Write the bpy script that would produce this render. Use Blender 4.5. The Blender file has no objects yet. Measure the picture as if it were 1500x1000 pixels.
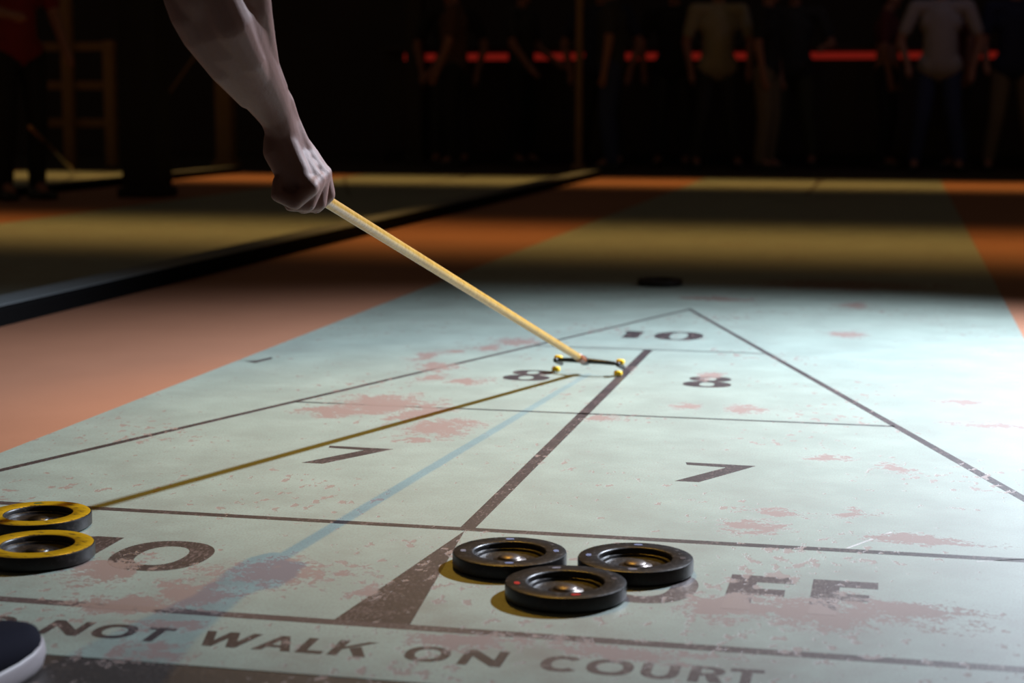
import bpy, bmesh, math, random
from mathutils import Vector, Matrix, Euler, noise
random.seed(7)
PI = math.pi
scene = bpy.context.scene
COL = scene.collection

# ------------------------------------------------------------------ camera
FPX = 2533.35
CAM = Vector((0.58207, -2.32787, 0.60149))
ROT = Euler((math.radians(82.1144), math.radians(-0.1011), math.radians(12.5173)), 'XYZ')
cd = bpy.data.cameras.new('camera'); cam = bpy.data.objects.new('camera', cd); COL.objects.link(cam)
cam.location = CAM; cam.rotation_euler = ROT
cd.sensor_width = 36; cd.lens = FPX / 1500 * 36; cd.clip_start = .05; cd.clip_end = 200
cd.dof.use_dof = True; cd.dof.focus_distance = 2.62; cd.dof.aperture_fstop = 4.5
scene.camera = cam
vs = scene.view_settings
vs.view_transform = 'Standard'; vs.look = 'None'; vs.gamma = 1; vs.exposure = 0.0; vs.use_curve_mapping = False

# ------------------------------------------------------------------ world and lamps
wd = bpy.data.worlds.new('night'); scene.world = wd; wd.use_nodes = True
wd.node_tree.nodes['Background'].inputs[0].default_value = (.80, .56, .36, 1)
wd.node_tree.nodes['Background'].inputs[1].default_value = .05

def lamp(name, kind, loc, target, energy, color, **kw):
    l = bpy.data.lights.new(name, kind); l.energy = energy; l.color = color
    for k, v in kw.items(): setattr(l, k, v)
    o = bpy.data.objects.new(name, l); COL.objects.link(o); o.location = loc
    d = Vector(target) - Vector(loc)
    o.rotation_euler = d.to_track_quat('-Z', 'Y').to_euler()
    return o
KEY = Vector((1.95, 2.62, 2.6))
lamp('flood_bulb', 'SPOT', KEY, (.35, 1.5, 0), 2500, (.75, .83, .96), spot_size=math.radians(73), spot_blend=1.0, shadow_soft_size=.045)
WARM = Vector((-.47, 1.5, 2.7))
lamp('court_bulb', 'SPOT', WARM, (-.06, .72, 0), 222, (1.0, .53, .055), spot_size=math.radians(54), spot_blend=1.0, shadow_soft_size=.018)
# rows of warm tubes hung across all the courts
def tube_row(name, y, z, e, spread):
    l = lamp(name, 'AREA', (-2.6, y, z), (-2.6, y, 0), e, (1.0, .52, .14), shape='RECTANGLE', size=10, size_y=.6)
    l.data.spread = math.radians(spread); return l
tube_row('tube_row', 5.3, 2.5, 40, 58)
tube_row('tube_row', 10.75, 2.5, 38, 50)
lamp('crowd_fill', 'SPOT', (1.6, 11.9, 3.0), (.2, 13.9, 1.0), 7, (.5, .55, 1.0), spot_size=math.radians(75), spot_blend=1, shadow_soft_size=.1)  # added cool fill on the spectators, no lamp seen there

# ------------------------------------------------------------------ helpers
RM = ROT.to_matrix()
def ray(u, v): return RM @ Vector(((u - 750) / FPX, (500 - v) / FPX, -1))
def at(u, v, depth): return CAM + ray(u, v) * depth
def at_y(u, v, y): d = ray(u, v); return CAM + d * ((y - CAM.y) / d.y)
def on_z(u, v, z=0): d = ray(u, v); return CAM + d * ((z - CAM.z) / d.z)

def tag(o, label=None, category=None, group=None, kind=None):
    if label: o['label'] = label
    if category: o["category"] = category
    if group: o['group'] = group
    if kind: o['kind'] = kind
    return o
def empty(name, loc=(0, 0, 0), rz=0, **kw):
    o = bpy.data.objects.new(name, None); COL.objects.link(o); o.empty_display_size = .1
    o.location = loc; o.rotation_euler = (0, 0, rz); return tag(o, **kw)
def mesh_obj(name, me, mat, parent=None, **kw):
    o = bpy.data.objects.new(name, me); COL.objects.link(o)
    if mat is not None:
        me.materials.clear(); me.materials.append(mat)
    if parent: o.parent = parent
    return tag(o, **kw)
def build(name, bm, mat, parent=None, smooth=False, **kw):
    bmesh.ops.recalc_face_normals(bm, faces=bm.faces)
    me = bpy.data.meshes.new(name); bm.to_mesh(me); bm.free()
    if smooth:
        for p in me.polygons: p.use_smooth = True
    return mesh_obj(name, me, mat, parent, **kw)
def box(bm, x0, x1, y0, y1, z0, z1, bevel=0, M=None):
    r = bmesh.ops.create_cube(bm, size=1)
    for v in r['verts']:
        v.co = Vector((x0 + (v.co.x + .5) * (x1 - x0), y0 + (v.co.y + .5) * (y1 - y0), z0 + (v.co.z + .5) * (z1 - z0)))
        if M: v.co = M @ v.co
    if bevel:
        es = list({e for v in r['verts'] for e in v.link_edges})
        bmesh.ops.bevel(bm, geom=es, offset=bevel, segments=2, affect='EDGES', profile=.5)
def frame_of(d):
    d = d.normalized(); a = Vector((0, 0, 1)) if abs(d.z) < .9 else Vector((1, 0, 0))
    x = d.cross(a).normalized(); return x, d.cross(x).normalized()
def loft(bm, rings, cap=True):
    vr = [[bm.verts.new(p) for p in r] for r in rings]
    n = len(vr[0])
    for a, b in zip(vr, vr[1:]):
        for i in range(n): bm.faces.new((a[i], a[(i + 1) % n], b[(i + 1) % n], b[i]))
    if cap: bm.faces.new(vr[0][::-1]); bm.faces.new(vr[-1])
    return vr
def tube(bm, pts, rad, seg=12):
    """pts: list of Vector; rad: one radius or a list"""
    pts = [Vector(p) for p in pts]
    if not isinstance(rad, (list, tuple)): rad = [rad] * len(pts)
    rings = []
    d0 = (pts[1] - pts[0]).normalized(); x, y = frame_of(d0)
    for i, p in enumerate(pts):
        d = (pts[min(i + 1, len(pts) - 1)] - pts[max(i - 1, 0)]).normalized()
        x = (x - d * x.dot(d)).normalized(); y = d.cross(x)
        rings.append([p + (x * math.cos(a) + y * math.sin(a)) * rad[i] for a in [2 * PI * k / seg for k in range(seg)]])
    loft(bm, rings)
def capsule(bm, p0, r0, p1, r1, seg=14):
    p0, p1 = Vector(p0), Vector(p1); d = p1 - p0
    if d.length < 1e-6: d = Vector((0, 0, 1e-4))
    x, y = frame_of(d); dn = d.normalized(); rings = []
    for t in (-80, -50, -25): c, s = math.cos(math.radians(t)), math.sin(math.radians(t)); rings.append((p0 + dn * (s * r0), r0 * c))
    rings += [(p0, r0), (p1, r1)]
    for t in (25, 50, 80): c, s = math.cos(math.radians(t)), math.sin(math.radians(t)); rings.append((p1 + dn * (s * r1), r1 * c))
    loft(bm, [[p + (x * math.cos(a) + y * math.sin(a)) * r for a in [2 * PI * k / seg for k in range(seg)]] for p, r in rings])
def chain(bm, items, seg=14):
    for (a, ra), (b, rb) in zip(items, items[1:]): capsule(bm, a, ra, b, rb, seg)
def ellipsoid(bm, c, r, M=None, seg=16):
    res = bmesh.ops.create_uvsphere(bm, u_segments=seg, v_segments=seg // 2 + 2, radius=1)
    for v in res['verts']:
        q = Vector((v.co.x * r[0], v.co.y * r[1], v.co.z * r[2]))
        if M: q = M @ q
        v.co = q + Vector(c)
def fuse(bm, voxel, smooth=4, factor=.5):
    """one continuous surface out of overlapping closed shapes"""
    me = bpy.data.meshes.new('tmp'); bmesh.ops.recalc_face_normals(bm, faces=bm.faces); bm.to_mesh(me); bm.free()
    o = bpy.data.objects.new('tmp', me); COL.objects.link(o)
    m = o.modifiers.new('r', 'REMESH'); m.mode = 'VOXEL'; m.voxel_size = voxel; m.use_smooth_shade = True
    if smooth:
        s = o.modifiers.new('s', 'SMOOTH'); s.iterations = smooth; s.factor = factor
    dg = bpy.context.evaluated_depsgraph_get(); dg.update()
    out = bpy.data.meshes.new_from_object(o.evaluated_get(dg))
    bpy.data.objects.remove(o); bpy.data.meshes.remove(me)
    for p in out.polygons: p.use_smooth = True
    return out
def lathe(bm, prof, seg=64):
    rings = [[bm.verts.new((r * math.cos(2 * PI * k / seg), r * math.sin(2 * PI * k / seg), z)) for k in range(seg)] if r > 1e-6 else [bm.verts.new((0, 0, z))] for r, z in prof]
    for a, b in zip(rings, rings[1:]):
        for k in range(seg):
            k2 = (k + 1) % seg
            if len(a) == 1: bm.faces.new((a[0], b[k2], b[k]))
            elif len(b) == 1: bm.faces.new((a[k], a[k2], b[0]))
            else: bm.faces.new((a[k], a[k2], b[k2], b[k]))
def poly_slab(bm, pts, z0, z1):
    lo = [bm.verts.new((x, y, z0)) for x, y in pts]; hi = [bm.verts.new((x, y, z1)) for x, y in pts]
    n = len(pts); bm.faces.new(lo[::-1]); bm.faces.new(hi)
    for i in range(n): bm.faces.new((lo[i], lo[(i + 1) % n], hi[(i + 1) % n], hi[i]))
def ring_slab(bm, c, ao, bo, ai, bi, z0, z1, a0=0, a1=360, seg=48, e=2.3):
    full = a1 - a0 >= 360; n = seg if full else seg + 1
    def P(a, b, t):
        cs, sn = math.cos(t), math.sin(t); k = 2 / e
        return (c[0] + a * math.copysign(abs(cs) ** k, cs), c[1] + b * math.copysign(abs(sn) ** k, sn))
    rows = []
    for i in range(n):
        t = math.radians(a0 + (a1 - a0) * i / seg)
        o, q = P(ao, bo, t), P(ai, bi, t)
        rows.append([bm.verts.new((*o, z0)), bm.verts.new((*o, z1)), bm.verts.new((*q, z1)), bm.verts.new((*q, z0))])
    for i in range(n if full else n - 1):
        A, B = rows[i], rows[(i + 1) % n]
        for j in range(4): bm.faces.new((A[j], B[j], B[(j + 1) % 4], A[(j + 1) % 4]))
    if not full: bm.faces.new(rows[0][::-1]); bm.faces.new(rows[-1])

# ------------------------------------------------------------------ materials
def new_mat(name):
    m = bpy.data.materials.new(name); m.use_nodes = True
    nt = m.node_tree; b = nt.nodes['Principled BSDF']; return m, nt, b
def srgb(r, g, b):
    f = lambda c: (c / 255) / 12.92 if c <= 10 else ((c / 255 + .055) / 1.055) ** 2.4
    return (f(r), f(g), f(b), 1)
class N:
    """tiny node builder"""
    def __init__(s, nt): s.nt = nt; s._pos = None
    def n(s, t, **kw):
        x = s.nt.nodes.new(t)
        for k, v in kw.items(): setattr(x, k, v)
        return x
    def put(s, sock, v):
        if isinstance(v, bpy.types.NodeSocket): s.nt.links.new(v, sock)
        else: sock.default_value = v
    def pos(s):
        if s._pos is None: s._pos = s.n('ShaderNodeNewGeometry').outputs['Position']
        return s._pos
    def obj(s): return s.n('ShaderNodeTexCoord').outputs['Object']
    def m(s, op, a, b=0., c=0., clamp=False):
        x = s.n('ShaderNodeMath', operation=op, use_clamp=clamp)
        s.put(x.inputs[0], a); s.put(x.inputs[1], b); s.put(x.inputs[2], c); return x.outputs[0]
    def v(s, op, a, b=(0, 0, 0)):
        x = s.n('ShaderNodeVectorMath', operation=op); s.put(x.inputs[0], a)
        if op == 'SCALE': s.put(x.inputs[3], b)
        else: s.put(x.inputs[1], b)
        return x.outputs['Value'] if op in ('LENGTH', 'DISTANCE', 'DOT_PRODUCT') else x.outputs[0]
    def noise(s, vec, scale, detail=3, rough=.55, dist=0, out='Fac'):
        x = s.n('ShaderNodeTexNoise'); s.put(x.inputs['Vector'], vec)
        x.inputs['Scale'].default_value = scale; x.inputs['Detail'].default_value = detail
        x.inputs['Roughness'].default_value = rough; x.inputs['Distortion'].default_value = dist
        return x.outputs[out]
    def step(s, a, lo, hi):
        x = s.n('ShaderNodeMapRange', interpolation_type='SMOOTHSTEP'); s.put(x.inputs[0], a)
        s.put(x.inputs[1], lo); s.put(x.inputs[2], hi); return x.outputs[0]
    def mix(s, f, a, b, blend='MIX'):
        x = s.n('ShaderNodeMix', data_type='RGBA', blend_type=blend)
        s.put(x.inputs[0], f); s.put(x.inputs[6], a); s.put(x.inputs[7], b); return x.outputs[2]
    def sep(s, v): x = s.n('ShaderNodeSeparateXYZ'); s.put(x.inputs[0], v); return x.outputs
    def bump(s, h, strength, dist):
        x = s.n('ShaderNodeBump'); s.put(x.inputs['Height'], h); x.inputs['Strength'].default_value = strength; x.inputs['Distance'].default_value = dist
        return x.outputs[0]

# patches where the paint has come off down to the pink clay, in metres on the court: x, y, half width, half length
PATCHES = [(-.412, .955, .10, .115), (-.492, .85, .075, .05), (-.316, .90, .04, .15), (-.238, .725, .065, .10), (-.25, .61, .025, .035),
           (-.45, .87, .09, .05), (-.434, 1.46, .07, .06), (-.507, 1.609, .036, .08), (-.464, 1.701, .035, .045), (-.309, 1.279, .042, .045), (-.40, 1.304, .04, .05),
           (-.341, 1.916, .06, .08), (-.40, 1.80, .04, .06), (.295, 1.056, .045, .05), (.466, 2.239, .05, .07), (.19, 1.49, .03, .07), (.185, 1.07, .03, .03),
           (.476, 2.92, .045, .08), (.534, .227, .03, .032), (.42, .20, .05, .025), (-.186, -.283, .10, .06), (-.259, -.39, .06, .05), (-.41, -.31, .05, .08),
           (.507, -.30, .16, .06), (.40, -.29, .07, .05), (.60, -.265, .07, .04), (-.047, -.33, .03, .03), (-.304, -.45, .07, .04), (.60, .55, .03, .05), (.50, .62, .05, .02),
           (.72, 1.25, .05, .03), (.75, 1.0, .07, .03), (.40, .10, .06, .03), (.63, .08, .09, .03), (.12, -.50, .08, .03), (.30, -.50, .09, .03), (-.20, -.63, .05, .03),
           (.42, 3.5, .3, .16), (.05, 3.0, .12, .05), (-.22, -.52, .04, .02), (.05, .9, .04, .03)]
def wear_group():
    g = bpy.data.node_groups.new('court_wear', 'ShaderNodeTree')
    for nm, t in (('Chip', 'NodeSocketFloat'), ('Mottle', 'NodeSocketFloat'), ('Fine', 'NodeSocketFloat'), ('Grime', 'NodeSocketFloat')):
        g.interface.new_socket(nm, in_out='OUTPUT', socket_type=t)
    k = N(g); out = k.n('NodeGroupOutput')
    p = k.pos()
    w1 = k.v('SUBTRACT', k.noise(p, 9, 4, .6, out='Color'), (.5, .5, .5))
    w2 = k.v('SUBTRACT', k.noise(p, 42, 4, .65, out='Color'), (.5, .5, .5))
    q = k.v('ADD', k.v('ADD', p, k.v('SCALE', w1, .12)), k.v('SCALE', w2, .05))
    F = None
    for x, y, rx, ry in PATCHES:
        d = k.v('LENGTH', k.v('MULTIPLY', k.v('SUBTRACT', q, (x, y, 0)), (1 / rx, 1 / ry, 0)))
        f = k.m('SUBTRACT', 1.0, d)
        F = f if F is None else k.m('MAXIMUM', F, f)
    n1 = k.noise(p, 55, 6, .7)
    n0 = k.noise(p, 14, 3, .6)
    n2 = k.noise(p, 190, 4, .7)
    a = k.m('ADD', k.m('MULTIPLY', k.m('SUBTRACT', n2, .5), 1.5), k.m('MULTIPLY', F, .55))
    a = k.m('ADD', a, k.m('ADD', k.m('MULTIPLY', k.m('SUBTRACT', n1, .5), 1.9), k.m('MULTIPLY', k.m('SUBTRACT', n0, .5), 1.2)))
    chip1 = k.step(a, .05, .12)
    # scattered small flakes, in drifts
    lowf = k.noise(p, 3.1, 2, .5)
    fl = k.noise(k.v('MULTIPLY', p, (1, .62, 1)), 48, 5, .62)
    near = k.step(k.sep(p)[1], .15, -.75)
    thr = k.m('SUBTRACT', .635, k.m('ADD', k.m('MULTIPLY', k.m('SUBTRACT', lowf, .5), .42), k.m('MULTIPLY', near, .055)))
    chip2 = k.step(k.m('SUBTRACT', fl, thr), 0, .025)
    k.put(out.inputs['Chip'], k.m('MAXIMUM', chip1, k.m('MULTIPLY', chip2, .85)))
    k.put(out.inputs['Mottle'], k.noise(p, 7, 6, .65))
    k.put(out.inputs['Fine'], k.noise(k.v('MULTIPLY', p, (1, .5, 1)), 330, 3, .6))
    gr = k.m('MULTIPLY', k.step(k.noise(p, 5, 6, .7), .42, .75), k.m('ADD', .35, k.m('MULTIPLY', near, .9)), clamp=True)
    k.put(out.inputs['Grime'], gr)
    return g
WEAR = wear_group()
CLAY = srgb(119, 95, 86)
FK = .75
def dk(c): return tuple(x * FK for x in c[:3]) + (1,)
def court_mat(name, base, speckle=None, under=None, rough=.50, dirt=1.):
    m, nt, b = new_mat(name); k = N(nt)
    g = k.n('ShaderNodeGroup'); g.node_tree = WEAR; base = dk(base); under = dk(under) if under else None
    c = k.mix(k.step(g.outputs['Mottle'], .3, .75), tuple(x * .84 for x in base[:3]) + (1,), tuple(min(1, x * 1.08) for x in base[:3]) + (1,))
    c = k.mix(k.m('MULTIPLY', g.outputs['Grime'], .6 * dirt), c, dk(srgb(106, 96, 90)))
    c = k.mix(k.m('MULTIPLY', k.step(g.outputs['Fine'], .42, .64), .36 * dirt), c, dk(srgb(112, 106, 100)))
    if speckle:
        s = k.step(k.m('ADD', k.noise(k.v('MULTIPLY', k.pos(), (1, .35, 1)), 260, 3, .65), k.m('MULTIPLY', k.m('SUBTRACT', k.noise(k.pos(), 16, 4, .6), .5), .55)), .52, .66)
        c = k.mix(k.m('MULTIPLY', s, speckle), c, under)
    c = k.mix(g.outputs['Chip'], c, dk(CLAY))
    k.put(b.inputs['Base Color'], c)
    k.put(b.inputs['Roughness'], k.m('ADD', rough, k.m('ADD', k.m('MULTIPLY', g.outputs['Chip'], .25), k.m('MULTIPLY', k.m('SUBTRACT', g.outputs['Fine'], .5), .25))))
    b.inputs['Specular IOR Level'].default_value = .9
    b.inputs['Coat Weight'].default_value = .35; b.inputs['Coat Roughness'].default_value = .55
    h = k.m('SUBTRACT', k.m('MULTIPLY', g.outputs['Fine'], .35), g.outputs['Chip'])
    k.put(b.inputs['Normal'], k.bump(h, .5, .0007))
    return m
MINT = court_mat('mint_court_paint', srgb(144, 161, 151))
LINE = court_mat('dark_line_paint', srgb(44, 31, 35), .75, srgb(108, 90, 88), .4, .12)
PALE_LINE = court_mat('pale_line_paint', srgb(74, 58, 60), .8, srgb(122, 112, 108), .4, .12)  # paler line paint for the near line, OFF and COURT
GREYL = court_mat('thin_grey_line_paint', srgb(56, 58, 58), .4, srgb(112, 114, 110), .4, .12)
APRON = court_mat('brown_apron_paint', srgb(40, 30, 27), .5, srgb(74, 60, 52), .45, .12)

def simple(name, col, rough=.5, metal=0, spec=.5, vary=.12, scale=20, bump=0, bscale=150, coat=0):
    m, nt, b = new_mat(name); k = N(nt); p = k.obj()
    f = k.noise(p, scale, 4, .6)
    k.put(b.inputs['Base Color'], k.mix(f, tuple(x * (1 - vary) for x in col[:3]) + (1,), tuple(min(1, x * (1 + vary)) for x in col[:3]) + (1,)))
    b.inputs['Roughness'].default_value = rough; b.inputs['Metallic'].default_value = metal
    b.inputs['Specular IOR Level'].default_value = spec; b.inputs['Coat Weight'].default_value = coat
    if bump: k.put(b.inputs['Normal'], k.bump(k.noise(p, bscale, 3, .6), .6, bump))
    return m
def orange_floor():
    m, nt, b = new_mat('orange_clay_floor'); k = N(nt); p = k.pos()
    c = k.mix(k.noise(p, 2.2, 5, .6), dk(srgb(144, 97, 72)), dk(srgb(170, 118, 90)))
    c = k.mix(k.m('MULTIPLY', k.step(k.noise(p, 45, 5, .7), .55, .75), .3), c, srgb(128, 80, 62))
    k.put(b.inputs['Base Color'], c); b.inputs['Roughness'].default_value = .62
    k.put(b.inputs['Normal'], k.bump(k.noise(p, 260, 3), .5, .0006))
    return m
ORANGE = orange_floor()
KERB = simple('dark_kerb_rubber', srgb(8, 8, 9), .9, spec=.08, bump=.0008)
DARKFLOOR = simple('dark_stained_floor', srgb(30, 25, 22), .7)
def disc_black():
    m, nt, b = new_mat('scuffed_black_resin'); k = N(nt); p = k.obj()
    sc = k.step(k.noise(p, 170, 6, .75), .52, .72)
    k.put(b.inputs['Base Color'], k.mix(k.m('MULTIPLY', sc, .8), srgb(17, 14, 15), srgb(66, 56, 54)))
    k.put(b.inputs['Roughness'], k.m('ADD', .36, k.m('MULTIPLY', sc, .25)))
    b.inputs['Specular IOR Level'].default_value = .38
    k.put(b.inputs['Normal'], k.bump(k.noise(p, 420, 4, .7), .45, .0004)); return m
def disc_yellow():
    m, nt, b = new_mat('scuffed_yellow_enamel'); k = N(nt); p = k.obj()
    sc = k.step(k.noise(k.v('MULTIPLY', p, (1, 2.4, 1)), 62, 6, .72), .545, .62)
    c = k.mix(k.noise(p, 18, 4, .6), srgb(142, 106, 5), srgb(166, 131, 13))
    k.put(b.inputs['Base Color'], k.mix(k.m('MULTIPLY', sc, .85), c, srgb(40, 32, 18)))
    b.inputs['Roughness'].default_value = .3; return m
BLACK = disc_black(); YELLOW = disc_yellow()
STEEL = simple('worn_steel', srgb(92, 84, 80), .38, metal=.85, vary=.2, scale=80, bump=.0003)
def wood_mat(name, a, b_, rough=.35):
    m, nt, b = new_mat(name); k = N(nt); p = k.obj()
    g = k.noise(k.v('MULTIPLY', p, (60, 60, 2.2)), 3, 5, .6)
    k.put(b.inputs['Base Color'], k.mix(k.step(g, .3, .7), a, b_)); b.inputs['Roughness'].default_value = rough
    b.inputs['Coat Weight'].default_value = .3; b.inputs['Coat Roughness'].default_value = .2; return m
CUEWOOD = wood_mat('varnished_ash', srgb(164, 122, 42), srgb(190, 151, 73))
RACKWOOD = wood_mat('brown_timber', srgb(112, 82, 46), srgb(142, 108, 62), .6)
PLAST = simple('black_plastic', srgb(16, 20, 18), .35)
YPLAST = simple('yellow_plastic', srgb(214, 176, 16), .35)
def skin_mat(name, a, b_):
    m, nt, b = new_mat(name); k = N(nt); p = k.pos()
    c = k.mix(k.noise(p, 22, 5, .6), a, b_)
    c = k.mix(k.m('MULTIPLY', k.step(k.noise(p, 210, 3, .6), .55, .75), .18), c, srgb(110, 66, 58))
    k.put(b.inputs['Base Color'], c); b.inputs['Roughness'].default_value = .54
    b.inputs['Subsurface Weight'].default_value = .12; b.inputs['Subsurface Radius'].default_value = (.012, .005, .003); b.inputs['Subsurface Scale'].default_value = .5
    b.inputs['Specular IOR Level'].default_value = .38
    h = k.m('ADD', k.noise(p, 900, 3, .6), k.m('MULTIPLY', k.noise(k.v('MULTIPLY', p, (1, 1, .35)), 230, 4, .65), 1.4))
    k.put(b.inputs['Normal'], k.bump(h, .55, .0007)); return m
SKIN = skin_mat('pale_skin', srgb(110, 78, 71), srgb(124, 92, 85))
SKIN2 = skin_mat('warm_skin', srgb(140, 96, 78), srgb(156, 110, 90))
HAIR = simple('dark_brown_hair', srgb(38, 26, 20), .5, scale=60, bump=.002, bscale=90)
EYEW = simple('eye_white', srgb(225, 220, 212), .2); EYEB = simple('eye_iris', srgb(40, 28, 20), .15)
NAVY = simple('navy_canvas', srgb(12, 12, 26), .9, spec=.12, scale=200, bump=.0006, bscale=900)
RUBBER = simple('white_rubber', srgb(140, 132, 135), .5, vary=.06, scale=40)
DENIM = simple('dark_denim', srgb(34, 38, 52), .85, scale=90, bump=.0006, bscale=700)
def cloth(name, c): return simple(name, c, .85, scale=30, bump=.001, bscale=260)
WALLM = simple('black_painted_wall', srgb(58, 50, 50), .8, scale=2)
POSTB = simple('black_steel_paint', srgb(12, 11, 11), .6)
BARW = simple('dark_bar_timber', srgb(40, 28, 22), .5, scale=12)
def emit(name, col, s):
    m = bpy.data.materials.new(name); m.use_nodes = True; nt = m.node_tree; b = nt.nodes['Principled BSDF']
    b.inputs['Base Color'].default_value = (.02, .01, .01, 1); b.inputs['Emission Color'].default_value = col; b.inputs['Emission Strength'].default_value = s; return m
REDLED = emit('red_light_strip', (1, .05, .03, 1), .12)

# ------------------------------------------------------------------ the setting
bm = bmesh.new(); box(bm, -30, 22, -9, 11.62, -.25, -.002)
build('floor', bm, ORANGE, label='orange clay coloured concrete floor between the courts', kind='structure')
bm = bmesh.new(); box(bm, -30, 22, 11.62, 18, -.25, -.003)
build('floor', bm, DARKFLOOR, label='dark floor in front of the bar behind the courts', kind='structure')
bm = bmesh.new(); box(bm, -30, 22, 17.2, 17.4, 0, 6)
build('wall_back', bm, WALLM, label='black wall far behind the bar', kind='structure')

FT3 = .9144
Y87, Y108, YAP, YOFF, YEND = .9436, 1.8476, 2.7022, -.4644, -.648
YFAR = 11.60
Z0, Z1 = -.0004, .00009
def court(cx, label):
    e = empty('shuffleboard_court', (cx, 0, 0), label=label, kind='structure')
    bm = bmesh.new(); box(bm, -FT3, FT3, YEND, YFAR, -.2, 0); build('painted_surface', bm, MINT, e)
    bm = bmesh.new(); box(bm, -FT3, FT3, -3.4, YEND, -.2, -.0006); build('apron', bm, APRON, e)
    return e
main = court(0, 'mint green shuffleboard court with worn paint under the bright light'); side = court(-2.83, 'dim shuffleboard court beyond the dark kerb, lit by a yellow band'); third = court(-5.96, 'dim shuffleboard court at the far left, behind the black pillar')
def pl(parent, pts, mat, name='painted_line'):
    bm = bmesh.new(); poly_slab(bm, pts, Z0, Z1); return build(name, bm, mat, parent)
def hline(parent, y, t, x0, x1, mat): pl(parent, [(x0, y - t / 2), (x1, y - t / 2), (x1, y + t / 2), (x0, y + t / 2)], mat)
def diagram(parent, f):
    """scoring diagram; f maps near-end court coordinates to the end it is painted on"""
    P = lambda pts, m: pl(parent, [f(*q) for q in pts], m)
    H = lambda y, t, x0, x1, m: P([(x0, y - t / 2), (x1, y - t / 2), (x1, y + t / 2), (x0, y + t / 2)], m)
    H(0, .019, -FT3, FT3, LINE); H(Y87, .013, -.592, .592, GREYL); H(Y108, .012, -.285, .285, GREYL)
    P([(-.011, .0095), (.011, .0095), (.011, Y108 - .006), (-.011, Y108 - .006)], LINE)
    H(YOFF, .02, -FT3, FT3, PALE_LINE if f(0, 0)[1] < 1 else LINE)
    P([(0, -.0095), (.046, YOFF + .01), (-.046, YOFF + .01)], LINE)
    w = .012; dx = w * math.hypot(FT3, YAP) / YAP; up = w * math.hypot(FT3, YAP) / FT3
    for s in (1, -1):
        P([(0, YAP + up * .5), (0, YAP - up * .5), (s * (FT3 - dx), .0095), (s * FT3, .0095), (s * FT3, .03)], LINE)
diagram(main, lambda x, y: (x, y))
diagram(main, lambda x, y: (-x, 10.96 - y))
diagram(side, lambda x, y: (-x, 10.96 - y))
diagram(third, lambda x, y: (-x, 10.96 - y))

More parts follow.
